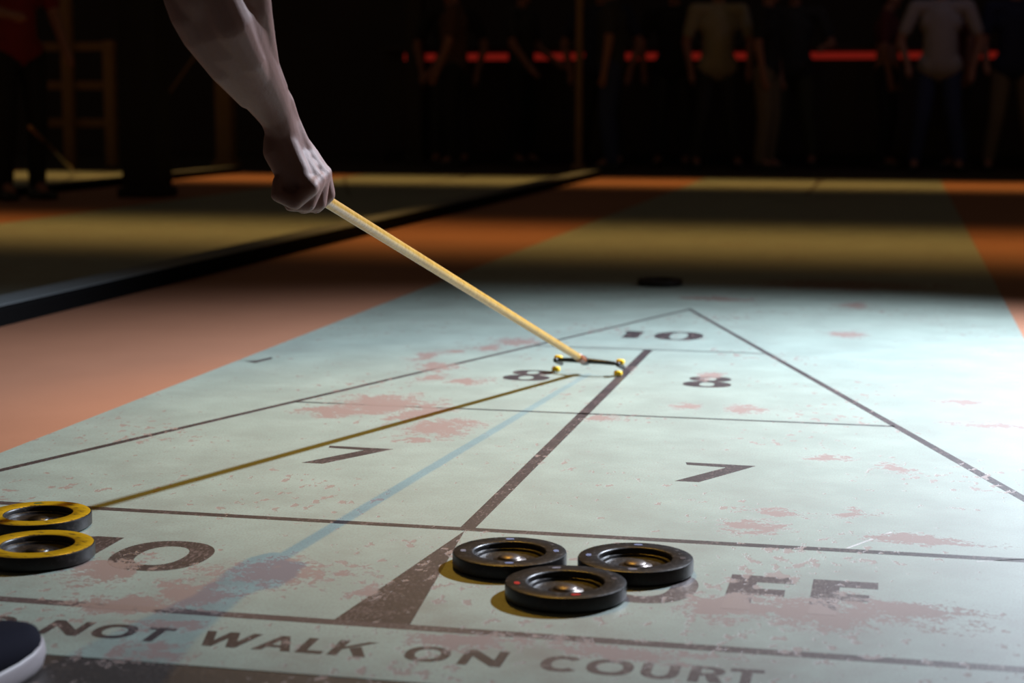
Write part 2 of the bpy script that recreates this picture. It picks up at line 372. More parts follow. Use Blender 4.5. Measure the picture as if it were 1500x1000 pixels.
# painted figures and words, each character its own piece
def glyph(ch, x0, x1, y0, y1, t, mat, tv=None, parent=main):
    bm = bmesh.new(); tv = tv or t; h = y1 - y0; w = x1 - x0; xc = (x0 + x1) / 2; yc = (y0 + y1) / 2
    zi = [0]
    def S(pts): zi[0] += 1; poly_slab(bm, pts, Z0, Z1 + zi[0] * .00002)
    R = lambda a, b, c, d: S([(a, c), (b, c), (b, d), (a, d)])
    if ch in 'O0': ring_slab(bm, (xc, yc), w / 2, h / 2, w / 2 - t, h / 2 - tv, Z0, Z1)
    elif ch == '1':
        R(x1 - t, x1, y0, y1); S([(x0, y1 - h * .06), (x0, y1 - h * .2), (x1 - t, y1 - h * .16), (x1 - t, y1)])
    elif ch == '8':
        yb = y0 + h * .27; ring_slab(bm, (xc, yb), w / 2, h * .27, w / 2 - t, h * .27 - tv, Z0, Z1)
        yt = y0 + h * .76; ring_slab(bm, (xc, yt), w * .44, h * .24, w * .44 - t * .9, h * .24 - tv, Z0, Z1)
    elif ch == '7':
        S([(x0, y1), (x0 + .004, y1 - tv), (x0 + w * .60, y1 - tv * 1.35), (x1, y1 - .004)])
        S([(x0 + w * .60, y1 - tv * 1.35), (x0, y0), (x0 + t, y0), (x1, y1 - .004)])
    elif ch == 'N':
        R(x0, x0 + t, y0, y1); R(x1 - t, x1, y0, y1); S([(x0 + t, y1), (x0 + t, y1 - h * .42), (x1 - t, y0), (x1 - t, y0 + h * .42)])
    elif ch == 'T': R(x0, x1, y1 - tv, y1); R(xc - t / 2, xc + t / 2, y0, y1 - tv)
    elif ch == 'L': R(x0, x0 + t, y0, y1); R(x0 + t, x1, y0, y0 + tv)
    elif ch == 'F': R(x0, x0 + t, y0, y1); R(x0 + t, x1, y1 - tv, y1); R(x0 + t, x1 - w * .12, yc - tv * .4, yc + tv * .6)
    elif ch == 'W':
        q = w / 4
        for a, b, ya, yb in ((0, 1, y1, y0), (1, 2, y0, y1), (2, 3, y1, y0), (3, 4, y0, y1)):
            xa, xb = x0 + q * a, x0 + q * b; o = t * .5
            S([(xa - o, ya), (xb - o, yb), (xb + o, yb), (xa + o, ya)])
    elif ch == 'A':
        S([(x0, y0), (x0 + t, y0), (xc + t * .45, y1), (xc - t * .45, y1)]); S([(x1 - t, y0), (x1, y0), (xc + t * .45, y1), (xc - t * .45, y1)])
        R(x0 + w * .26, x1 - w * .26, y0 + h * .22, y0 + h * .22 + tv * .8)
    elif ch == 'K':
        R(x0, x0 + t, y0, y1); S([(x0 + t, yc - tv * .5), (x0 + t, yc + tv * .5), (x1 - t, y1), (x1, y1)])
        S([(x0 + t * 1.6, yc), (x0 + t * 2.6, yc + tv * .8), (x1, y0), (x1 - t * 1.2, y0)])
    elif ch == 'C': ring_slab(bm, (xc, yc), w / 2, h / 2, w / 2 - t, h / 2 - tv, Z0, Z1, 42, 318)
    elif ch == 'U':
        ring_slab(bm, (xc, y0 + h * .45), w / 2, h * .45, w / 2 - t, h * .45 - tv, Z0, Z1, 180, 360)
        R(x0, x0 + t, y0 + h * .45, y1); R(x1 - t, x1, y0 + h * .45, y1)
    elif ch == 'R':
        R(x0, x0 + t, y0, y1); ring_slab(bm, (x0 + t, y1 - h * .3), w - t, h * .3, w - 2 * t, h * .3 - tv * .8, Z0, Z1, -90, 90)
        S([(x0 + t * 1.4, y0 + h * .42), (x0 + t * 2.6, y0 + h * .42), (x1, y0), (x1 - t * 1.2, y0)])
    elif ch == 'D':
        R(x0, x0 + t, y0, y1); ring_slab(bm, (x0 + t, yc), w - t, h / 2, w - 2 * t, h / 2 - tv, Z0, Z1, -90, 90)
    return build('painted_number' if ch in '0178' else 'painted_letter', bm, mat, parent)
glyph('7', .249, .367, .381, .530, .039, LINE, .020); glyph('7', -.381, -.263, .381, .530, .037, LINE, .018)
glyph('8', .144, .248, 1.311, 1.462, .036, LINE, .016); glyph('8', -.254, -.150, 1.311, 1.462, .036, LINE, .016)
glyph('1', -.108, -.058, 2.045, 2.180, .042, LINE); glyph('0', -.022, .104, 2.032, 2.196, .040, LINE, .018)
OY0, OY1 = -.308, -.154
glyph('1', -.512, -.452, OY0, OY1, .040, LINE); glyph('0', -.428, -.296, OY0, OY1, .034, LINE, .029)
glyph('O', .223, .355, OY0, OY1, .034, PALE_LINE, .029); glyph('F', .391, .472, OY0, OY1, .034, PALE_LINE, .03); glyph('F', .494, .575, OY0, OY1, .034, PALE_LINE, .03)
for ch, a, b in (('D', -.484, -.446), ('O', -.452, -.404), ('N', -.362, -.312), ('O', -.302, -.251), ('T', -.243, -.209), ('W', -.168, -.112), ('A', -.102, -.056), ('L', -.051, -.020),
                 ('K', -.014, .031), ('O', .069, .120), ('N', .133, .182), ('C', .222, .268), ('O', .272, .323), ('U', .331, .372), ('R', .383, .420), ('T', .425, .461)):
    if ch == 'D': a, b = -.508, -.462
    glyph(ch, a, b, -.581, -.528, .0115, LINE if b < .2 else PALE_LINE, .0105)
# pale scratches in the paint
SCR = court_mat('pale_scratch', srgb(205, 208, 210))
for a, b, w in (((.531, .012), (.590, .118), .004), ((.78, .33), (.90, .36), .003), ((.70, -.02), (.86, .05), .003)):
    d = Vector((b[0] - a[0], b[1] - a[1])).normalized(); n = Vector((-d.y, d.x)) * w / 2
    pl(main, [(a[0] + n.x, a[1] + n.y), (a[0] - n.x, a[1] - n.y), (b[0] - n.x, b[1] - n.y), (b[0] + n.x, b[1] + n.y)], SCR, 'scratch')
pl(main, [(-.895, 1.44), (-.86, 1.42), (-.845, 1.49), (-.855, 1.52), (-.87, 1.46)], LINE, 'dark_scuff')

# dark rubber kerbs along the courts
def kerb(x0, x1, label):
    prof = [(x0, -.05), (x0, .040), (x0 + .012, .052), (x1 - .012, .052), (x1, .040), (x1, -.05)]
    bm = bmesh.new(); loft(bm, [[(x, y, z) for x, z in prof] for y in (-3.4, 1, 4, 7.6, YFAR)])
    e = empty('kerb', ((x0 + x1) / 2, 4, 0), label=label, category='kerb')
    for v in bm.verts: v.co -= Vector(((x0 + x1) / 2, 4, 0))
    build('body', bm, KERB, e)
    bm = bmesh.new(); box(bm, (x0 - x1) / 2 + .014, (x1 - x0) / 2 - .004, -7.4, YFAR - 4, .0525, .056, .001); build('lit_top_strip', bm, simple('lit_top_grey', srgb(96, 104, 108), .5), e)  # light caught by the kerb's top edge, put in as a paler strip
    return e
kerb(-1.905, -1.765, 'low dark kerb running between the orange floor and the next court')
kerb(-5.00, -4.88, 'low dark kerb along the far left of the second court')

# ------------------------------------------------------------------ hooded floodlight above the right of the court (its back flap cuts the light off)
fl = empty('floodlight', KEY, label='black hooded floodlight hung above the right of the court', category='floodlight')
A_, B_ = Vector((2.2, 3.4, 0)), Vector((-2.2, 2.3, 0))
def toward(P, d): return (P - KEY).normalized() * d
ea, eb = toward(A_, .13), toward(B_, .13)
nrm = ea.cross(eb).normalized()
if nrm.z < 0: nrm = -nrm
mid = (ea + eb) / 2; ed = (eb - ea).normalized()
upv = (nrm if nrm.y > 0 else nrm)
bm = bmesh.new()
loft(bm, [[mid + ed * sx * .42 + mid.normalized() * t + upv * 0 for sx, t in ((-1, 0), (1, 0), (1, .006), (-1, .006))],
          [mid * .2 + ed * sx * .42 + Vector((0, .27, .30)) + mid.normalized() * t for sx, t in ((-1, 0), (1, 0), (1, .006), (-1, .006))]])
build('back_flap', bm, POSTB, fl)
bm = bmesh.new(); box(bm, -.2, .2, -.14, .10, .16, .30, .02); build('housing', bm, POSTB, fl)
bm = bmesh.new(); tube(bm, [(0, 0, .29), (0, 0, 1.4)], .015); build('hanger', bm, POSTB, fl)

# ------------------------------------------------------------------ discs
DR, DT = .0748, .0195
def disc(x, y, rz, label, yellow=False, inlays=None, group='shuffleboard discs'):
    e = empty('shuffleboard_disc', (x, y, .0006), rz, label=label, category='disc', group=group)
    bm = bmesh.new()
    ri = DR * .625
    prof = [(0, .0005), (DR - .002, .0005), (DR, .0025), (DR, DT - .0022), (DR - .0007, DT - .0007), (DR - .0024, DT), (ri + .003, DT), (ri + .0012, DT - .0006), (ri, DT - .0022),
            (ri - .0006, .0125), (ri - .004, .0115), (ri - .0055, .0085), (.024, .0065), (.022, .006), (0, .006)]
    lathe(bm, prof); build('rim', bm, BLACK, e, smooth=True).data.set_sharp_from_angle(angle=math.radians(38))
    bm = bmesh.new()
    pr2 = [(.0225, .0063), (.0215, .0085), (.017, .0088), (.0165, .0096)] + [(.0155 * math.cos(math.radians(a)), .0096 + .0052 * math.sin(math.radians(a))) for a in range(0, 91, 15)]
    lathe(bm, pr2, 40); build('knob', bm, STEEL if not yellow else BLACK, e, smooth=True)
    if yellow:
        bm = bmesh.new(); z = DT + .0004
        lathe(bm, [(DR - .0012, DT - .0008), (DR - .0026, z), (ri + .0028, z), (ri + .0012, DT - .0010)]); build('painted_ring', bm, YELLOW, e, smooth=True)
    for a, c in inlays or ():
        bm = bmesh.new(); r = (DR + ri) / 2; M = Matrix.Rotation(a, 4, 'Z') @ Matrix.Translation((r, 0, 0))
        pts = []
        for k in range(16):
            t = 2 * PI * k / 16; pts.append((.0036 * math.cos(t), .0058 * math.copysign(abs(math.sin(t)) ** .7, math.sin(t))))
        poly_slab(bm, pts, DT - .001, DT + .0005)
        bmesh.ops.transform(bm, matrix=M, verts=bm.verts); build('inlay', bm, INL[c], e)
    return e
INL = {'grey': simple('grey_inlay', srgb(120, 118, 128), .3), 'blue': simple('bluish_inlay', srgb(120, 128, 160), .25), 'red': simple('red_inlay', srgb(170, 28, 26), .4),
       'dark': simple('dark_inlay', srgb(60, 54, 56), .4), 'green': simple('green_inlay', srgb(24, 70, 40), .4)}
def quad(a0, cs): return [(math.radians(a0 + 90 * i), c) for i, c in enumerate(cs)]
disc(.2010, -.3024, 0, 'black disc nearest the camera, with red inlays, in the trio on the court', inlays=quad(22, ('dark', 'grey', 'red', 'red')))
disc(.1025, -.1775, 0, 'black disc at the left of the trio, beside the dark wedge', inlays=quad(12, ('blue', 'blue', 'grey', 'blue')))
disc(.2675, -.1702, 0, 'black disc at the right of the trio, covering the O of OFF', inlays=quad(5, ('dark', 'blue', 'blue', 'grey')))
disc(-.5985, -.123, 0, 'yellow topped disc, the farther of the two at the left edge', True, inlays=quad(118, ('green', 'dark', 'dark', 'dark'))[:1])
disc(-.5165, -.281, 0, 'yellow topped disc, the nearer of the two at the left edge', True)
disc(-.176, 3.36, 0, 'lone dark disc lying past the tip of the scoring triangle', inlays=quad(40, ('dark', 'dark', 'dark', 'dark')))

# ------------------------------------------------------------------ cue
HEAD = on_z(857, 529, .030)
GRIP = at(480, 295.5, 2.573)
cdir = (HEAD - GRIP).normalized()
BUTT = GRIP - cdir * .118
cue = empty('shuffleboard_cue', (HEAD.x, HEAD.y, 0), label='pale wooden shuffleboard cue held by the player, its forked head on the court', category='cue')
o0 = Vector((HEAD.x, HEAD.y, 0))
def cb(bm, name, mat, smooth=False):
    for v in bm.verts: v.co -= o0
    return build(name, bm, mat, cue, smooth)
bm = bmesh.new(); tube(bm, [BUTT, BUTT + cdir * .006, GRIP, HEAD - cdir * .05], [.0085, .0094, .0094, .0080], 20)
for v in bm.verts: v.co = v.co
cb(bm, 'shaft', CUEWOOD, True)
bm = bmesh.new(); tube(bm, [HEAD - cdir * .06, HEAD - cdir * .045, HEAD - cdir * .012, HEAD + cdir * .004], [.0088, .0094, .009, .0065], 16)
cb(bm, 'ferrule', simple('brown_ferrule', srgb(120, 66, 30), .4), True)
pL, pR = on_z(815, 527, .028), on_z(906, 533, .028)
ax = (pR - pL); ax.z = 0; ax.normalize(); fw = Vector((-ax.y, ax.x, 0)); hw = (pR - pL).length / 2; hc = (pL + pR) / 2
bm = bmesh.new(); n = 13
tube(bm, [hc + ax * (hw * (2 * i / (n - 1) - 1)) + fw * (.002 - .012 * (1 - (2 * i / (n - 1) - 1) ** 2)) + Vector((0, 0, .004 * (1 - (2 * i / (n - 1) - 1) ** 2))) for i in range(n)], [.0042 + .002 * (1 - abs(2 * i / (n - 1) - 1)) for i in range(n)], 10)
cb(bm, 'crossbar', PLAST, True)
bm = bmesh.new(); capsule(bm, HEAD - cdir * .012, .0105, HEAD + cdir * .012, .0075); cb(bm, 'socket', PLAST, True)
for s in (-1, 1):
    e_ = hc + ax * s * hw
    bm = bmesh.new(); capsule(bm, e_ - fw * .004, .006, e_ + fw * .03 - Vector((0, 0, .012)), .005); cb(bm, 'prong', PLAST, True)
    for off, zz in ((fw * .012, .031), (-fw * .002, .0075)):
        bm = bmesh.new(); c0 = Vector((e_.x, e_.y, zz)) + off; tube(bm, [c0 - ax * .009, c0 - ax * .007, c0 + ax * .007, c0 + ax * .009], [.004, .0062, .0062, .004], 16); cb(bm, 'glide', YPLAST, True)

# ------------------------------------------------------------------ people
def shoe(parent, ankle, toe_dir, upper=NAVY, sole=RUBBER, L=.285, W=.102):
    """low sneaker standing on the floor; ankle above its heel; toe_dir an angle"""
    M = Matrix.Translation((ankle[0], ankle[1], 0)) @ Matrix.Rotation(toe_dir, 4, 'Z')
    def half(t):       # t 0 heel .. 1 toe
        return W / 2 * (1 - (1 - min(t / .16, 1)) ** 2 * .55) * (.86 + .14 * math.sin(PI * min(1, max(0, (t - .25) / .75)))) * (math.sqrt(max(0, 1 - ((t - .80) / .2) ** 2)) if t > .80 else 1)
    ts = [0, .02, .06, .12, .2, .32, .45, .58, .7, .8, .87, .92, .96, .985, .998]
    x0 = -.075
    def ringpts(z, grow=0., lift=0):
        pts = [(x0 + t * L + grow * (1 if t > .9 else -1 if t < .1 else 0), half(t) + grow) for t in ts]
        return pts + [(x, -y) for x, y in reversed(pts)]
    bm = bmesh.new()
    rings = []
    for z, g in ((.0008, -.004), (.004, 0), (.012, .0015), (.022, .0005), (.026, -.003)):
        rings.append([M @ Vector((x, y, z + (.007 * max(0, (x - x0) / L - .72) / .28 if z > .002 else .006 * max(0, (x - x0) / L - .85) / .15))) for x, y in ringpts(z, g)])
    loft(bm, rings); build('sole', bm, sole, parent, smooth=True)
    def ztop(t):
        if t < .3: return .074 - .006 * math.sin(PI * t / .3)
        return .074 + (.045 - .074) * ((t - .3) / .7) ** .75
    bm = bmesh.new(); secs = []
    for t in ts:
        h = half(t) * .97; zt = ztop(t) * (1 if t < .93 else 1 - ((t - .93) / .07) ** 2 * .28); zb = .020 + .007 * max(0, t - .72) / .28
        secs.append([M @ Vector((x0 + t * L * .992, h * math.copysign(abs(math.cos(a)) ** .75, math.cos(a)), zb + (zt - zb) * max(0, math.sin(a)) ** .62)) for a in [PI * k / 12 for k in range(13)]])
    loft(bm, secs); build('upper', bm, upper, parent, smooth=True)
    for i in range(4):
        t = .42 + i * .075; bm = bmesh.new()
        tube(bm, [M @ Vector((x0 + t * L, s * .022, ztop(t) + .001 - .004 * abs(s))) for s in (-1, -.5, 0, .5, 1)], .0028, 6); build('lace', bm, sole, parent, smooth=True)

def head(bm, c, f, up, s=1.0):
    """skull, jaw, nose, ears; f forward, up vectors"""
    c, f, up = Vector(c), Vector(f).normalized(), Vector(up).normalized(); r = f.cross(up).normalized(); up = r.cross(f)
    M = Matrix((r, f, up)).transposed()
    P = lambda x, y, z: c + M @ (Vector((x, y, z)) * s)
    ellipsoid(bm, P(0, -.008, .03), (.076 * s, .095 * s, .085 * s), M); ellipsoid(bm, P(0, .018, -.03), (.062 * s, .072 * s, .078 * s), M)
    capsule(bm, P(0, .06, -.088), .024 * s, P(0, .066, -.075), .02 * s)
    capsule(bm, P(0, .092, .012), .009 * s, P(0, .108, -.026), .014 * s)
    capsule(bm, P(-.02, .084, -.056), .009 * s, P(.02, .084, -.056), .009 * s)
    for q in (-1, 1):
        ellipsoid(bm, P(q * .078, -.005, -.005), (.010 * s, .020 * s, .032 * s), M)
        capsule(bm, P(q * .018, .088, .03), .010 * s, P(q * .05, .076, .03), .009 * s)
    return P, M
def hair_eyes(parent, P, M, s, hairmat, vox=.006, long=0.):
    bm = bmesh.new()
    ellipsoid(bm, P(0, -.018, .048), (.084 * s, .094 * s, .082 * s), M); ellipsoid(bm, P(0, -.045, .0), (.078 * s, .068 * s, .085 * s), M)
    if long: capsule(bm, P(0, -.06, 0), .07 * s, P(0, -.065, -long), .05 * s)
    mesh_obj('hair', fuse(bm, vox, 3), hairmat, parent)
    for q in (-1, 1):
        bm = bmesh.new(); ellipsoid(bm, P(q * .032, .078, .006), (.013 * s, .011 * s, .011 * s), M, 12); e = build('eye', bm, EYEW, parent, smooth=True)
        bm = bmesh.new(); ellipsoid(bm, P(q * .032, .0865, .006), (.006 * s, .004 * s, .006 * s), M, 10); build('iris', bm, EYEB, e, smooth=True)

# ---- the player: right forearm and fist in view, the rest of the body left of the frame
pla = empty('person', (0, 0, 0), label='player leaning in from the left, bare forearm gripping the wooden cue', category='person')
px = .00097                                  # metres per pixel at the hand
def A(u, v, d): return at(u, v, d)
bm = bmesh.new()
ELB = A(296, -40, 2.245); SHR = Vector((-.455, -.40, .985))
def esec(p, w, d, a, b, ph=0, seg=24):
    """ring round p facing along d; half width a along w, half thickness b"""
    d = d.normalized(); w = (w - d * w.dot(d)).normalized(); t = d.cross(w)
    return [p + w * (a * math.cos(q)) + t * (b * math.sin(q)) for q in [2 * PI * k / seg for k in range(seg)]]
imw = RM @ Vector((.89, .46, 0))             # across the forearm, in the picture plane
st = [((284, -48, 2.24), .047, .044), ((299, -20, 2.258), .050, .044), ((313, 4, 2.275), .0505, .043), ((327, 30, 2.29), .0505, .043), ((341, 56, 2.312), .0485, .0425), ((357, 86, 2.342), .0430, .040), ((374, 115, 2.372), .0375, .0355),
      ((390, 141, 2.402), .0325, .0315), ((403, 163, 2.426), .0270, .0300), ((412, 179, 2.44), .0238, .0325), ((420, 195, 2.450), .0215, .0325), ((430, 215, 2.461), .0190, .0300), ((441, 235, 2.470), .0150, .0260)]
C_ = [(A(*q), a, b) for q, a, b in st]
BV = (A(472, 256, 2.500) - A(454, 273, 2.437)).normalized()      # across the knuckles
rings = []
for i, (p, a, b) in enumerate(C_):
    d = C_[min(i + 1, len(C_) - 1)][0] - C_[max(i - 1, 0)][0]
    t_ = (0, 0, 0, 0, 0, 0, 0, .15, .5, .85, 1, 1, 1)[i]
    dors = BV.cross(d).normalized()
    if dors.dot(imw) < 0: dors = -dors
    rings.append(esec(p, imw.lerp(dors, t_), d, a, b))
loft(bm, rings)
# muscles: extensor mass, long supinator on the far right side, ulnar edge
chain(bm, [(A(370, -30, 2.275), .022), (A(374, 15, 2.298), .0225), (A(384, 58, 2.328), .0185), (A(396, 96, 2.362), .013), (A(412, 130, 2.395), .010)])
chain(bm, [(A(310, -25, 2.237), .030), (A(338, 35, 2.268), .029), (A(366, 86, 2.312), .021), (A(388, 130, 2.372), .015)])
chain(bm, [(A(262, -8, 2.25), .022), (A(274, 22, 2.264), .023), (A(291, 52, 2.285), .023), (A(325, 102, 2.325), .018), (A(362, 146, 2.385), .013)])
chain(bm, [(A(398, 178, 2.425), .015), (A(404, 190, 2.43), .0165), (A(410, 206, 2.433), .014)])     # head of the ulna
# palm: one bar per ray of the hand
W0 = [A(409, 201, 2.438), A(414, 196, 2.448), A(418, 191, 2.462), A(424, 188, 2.477)]
MCP = [A(454, 273, 2.437), A(462, 266, 2.458), A(469, 260, 2.479), A(472, 256, 2.500)]
MR = [.0135, .0138, .0145, .0145]
dn_ = (imw * .9 + Vector((0, 0, .2))).normalized()
W0 = [w + dn_ * q for w, q in zip(W0, (-.007, -.0005, .0025, -.001))]
MCP = [m_ + dn_ * q for m_, q in zip(MCP, (-.002, -.0002, .0015, 0))]
for w, m_, r, rw in zip(W0, MCP, MR, (.0088, .0122, .0145, .0155)):
    mid_ = w.lerp(m_, .5)
    if rw < .01: chain(bm, [(w.lerp(m_, .30) - dn_ * .003, .0095), (mid_, .0126), (m_, r)])
    else: chain(bm, [(w + (w - m_) * .38 + imw * .001, .0085), (w, rw), (mid_, rw * .45 + .0082), (m_, r)])
chain(bm, [(A(404, 124, 2.39), .012), (A(415, 150, 2.42), .0155), (A(424, 177, 2.446), .0150), (A(436, 204, 2.460), .0150), (A(455, 238, 2.482), .0130)])      # back of the wrist
chain(bm, [(A(404, 204, 2.436), .0175), (A(404, 222, 2.436), .0185), (A(415, 246, 2.438), .0165), (A(432, 262, 2.440), .012)])      # little finger side of the palm
chain(bm, [(A(416, 256, 2.438), .014), (A(422, 268, 2.442), .014), (A(430, 278, 2.446), .014), (A(440, 280, 2.455), .013)])
chain(bm, [(A(412, 208, 2.46), .02), (A(422, 236, 2.465), .017), (A(440, 252, 2.475), .013)])
chain(bm, [(A(424, 212, 2.487), .019), (A(428, 238, 2.505), .018), (A(434, 256, 2.518), .014)])      # thumb base
chain(bm, [(A(410, 186, 2.432), .0170), (A(417, 206, 2.436), .0175), (A(428, 230, 2.440), .0165), (A(443, 257, 2.440), .0138)])      # rounded outer edge of the hand
chain(bm, [(m_, .0134) for m_ in MCP])
for t_ in (.35, .55, .75): chain(bm, [(w.lerp(m_, t_), (rw * (1 - t_) + r * t_) * (.80 if t_ < .3 else .93)) for w, m_, r, rw in zip(W0, MCP, MR, (.0088, .0122, .0145, .0155)) if t_ > .5 or rw > .01])
# fingers: knuckle, middle joint, end joint, tip
FING = [[(456, 275, 2.434), (432, 297, 2.428), (406, 286, 2.426), (407, 265, 2.430)],
        [(463, 268, 2.457), (451, 299, 2.452), (426, 300, 2.450), (414, 277, 2.452)],
        [(470, 262, 2.479), (467, 297, 2.476), (444, 303, 2.474), (424, 286, 2.474)],
        [(473, 258, 2.500), (480, 285, 2.505), (463, 303, 2.503), (440, 297, 2.500)]]
FR = [(.0118, .0105, .0092, .0078), (.0128, .0112, .0098, .0082), (.0134, .0118, .0102, .0086), (.0134, .0116, .0100, .0084)]
for f, r in zip(FING, FR): chain(bm, [(A(*q), x) for q, x in zip(f, r)])
chain(bm, [(A(428, 240, 2.508), .0155), (A(438, 272, 2.532), .0125), (A(452, 292, 2.540), .0112), (A(462, 298, 2.535), .009)])        # thumb over the far side
# tendons and veins on the back of the hand
for i, (w, m_) in enumerate(zip(W0, MCP)):
    out = imw * .0165 + Vector((0, 0, .004))
    if i: chain(bm, [(w + out * .45, .002), (w.lerp(m_, .3) + out * .70, .0020), (w.lerp(m_, .6) + out * .75, .0022), (m_ + out * .58, .0030)], 8)
    ellipsoid(bm, m_ + imw * .0035 + Vector((0, 0, .001)), (.0118, .0118, .0118))
for pts in ([(428, 200, 2.442), (441, 222, 2.445), (446, 240, 2.445), (458, 252, 2.452)], [(434, 190, 2.45), (449, 214, 2.455), (456, 236, 2.46), (466, 250, 2.468)],
            [(402, 150, 2.385), (396, 122, 2.355), (391, 100, 2.335), (382, 72, 2.31)]):
    pass
arm = (ELB, SHR)
chain(bm, [(ELB, .044), (ELB.lerp(SHR, .45), .050), (SHR, .056)], 20)
chain(bm, [(ELB.lerp(SHR, .5), .042), (ELB.lerp(SHR, .12) + imw * .020, .036), (A(374, 10, 2.297), .0225)], 16)
capsule(bm, ELB.lerp(SHR, .35) + imw * .012, .040, A(370, -30, 2.275), .022)
arm_me = fuse(bm, .0019, 16, .5)

# the rest of the body
HIPR, HIPL = Vector((-.54, -.95, .72)), Vector((-.74, -.93, .72))
KNR, ANR = Vector((-.515, -.64, .46)), Vector((-.352, -.885, .10))
KNL, ANL = Vector((-.80, -.98, .36)), Vector((-.82, -1.36, .14))
CH, NK, SHL = Vector((-.655, -.56, 1.0)), Vector((-.665, -.40, 1.10)), Vector((-.85, -.44, 1.03))
PEL = Vector((-.64, -.95, .76))
bm = bmesh.new()
chain(bm, [(PEL, .12), (PEL.lerp(CH, .5), .115), (CH, .125), (NK, .062), (NK + Vector((0, .06, .07)), .056)], 18)
capsule(bm, SHR, .056, SHL, .056); capsule(bm, HIPR, .085, HIPL, .085)
capsule(bm, SHR, .056, SHR.lerp(ELB, .3), .052)
for h, k_, a in ((HIPR, KNR, ANR), (HIPL, KNL, ANL)): chain(bm, [(h, .082), (k_, .055), (k_.lerp(a, .3), .052), (a, .036), (a + Vector((0, .03, -.04)), .03)])
EL2, WR2 = Vector((-.99, -.52, .80)), Vector((-.88, -.70, .62))
chain(bm, [(SHL, .055), (EL2, .042), (WR2, .028), (WR2 + Vector((.05, -.06, -.05)), .03)])
hb = WR2 + Vector((.05, -.06, -.05))
for i in range(4): chain(bm, [(hb + Vector((.012 * i - .02, 0, 0)), .011), (hb + Vector((.03 + .012 * i - .02, -.035, -.012)), .0095), (hb + Vector((.045 + .012 * i - .02, -.055, -.03)), .008)], 8)
chain(bm, [(hb, .012), (hb + Vector((-.03, -.02, -.01)), .011), (hb + Vector((-.035, -.045, -.02)), .009)], 8)
HC = NK + Vector((0, .115, .16))
P, M = head(bm, HC, (.05, .92, -.30), (0, .3, .95))
body_me = fuse(bm, .006, 3)
bmj = bmesh.new(); bmj.from_mesh(body_me); bmj.from_mesh(arm_me)
bme = bpy.data.meshes.new('body'); bmj.to_mesh(bme); bmj.free()
for p_ in bme.polygons: p_.use_smooth = True
mesh_obj('body', bme, SKIN, pla)
hair_eyes(pla, P, M, 1.0, HAIR)
bm = bmesh.new()
chain(bm, [(PEL + Vector((.05, .03, .03)), .142), (PEL + Vector((-.05, .03, .03)), .142), (PEL.lerp(CH, .5), .132), (CH, .142), (NK + Vector((0, -.03, -.03)), .09)], 20)
capsule(bm, SHR, .072, SHL, .072); capsule(bm, SHR, .072, SHR.lerp(ELB, .38), .068); capsule(bm, SHL, .072, SHL.lerp(EL2, .55), .062)
mesh_obj('shirt', fuse(bm, .008, 4), cloth('grey_shirt', srgb(70, 70, 76)), pla)
bm = bmesh.new(); capsule(bm, PEL + Vector((.07, 0, -.02)), .134, PEL + Vector((-.07, 0, -.02)), .134)
for h, k_, a in ((HIPR, KNR, ANR), (HIPL, KNL, ANL)): chain(bm, [(h, .098), (k_, .068), (k_.lerp(a, .35), .064), (a.lerp(k_, .05), .052)])
mesh_obj('trousers', fuse(bm, .008, 4), DENIM, pla)
shoe(pla, (-.352, -.868), math.radians(84)); 
shoe(pla, (-.82, -1.33), math.radians(92))

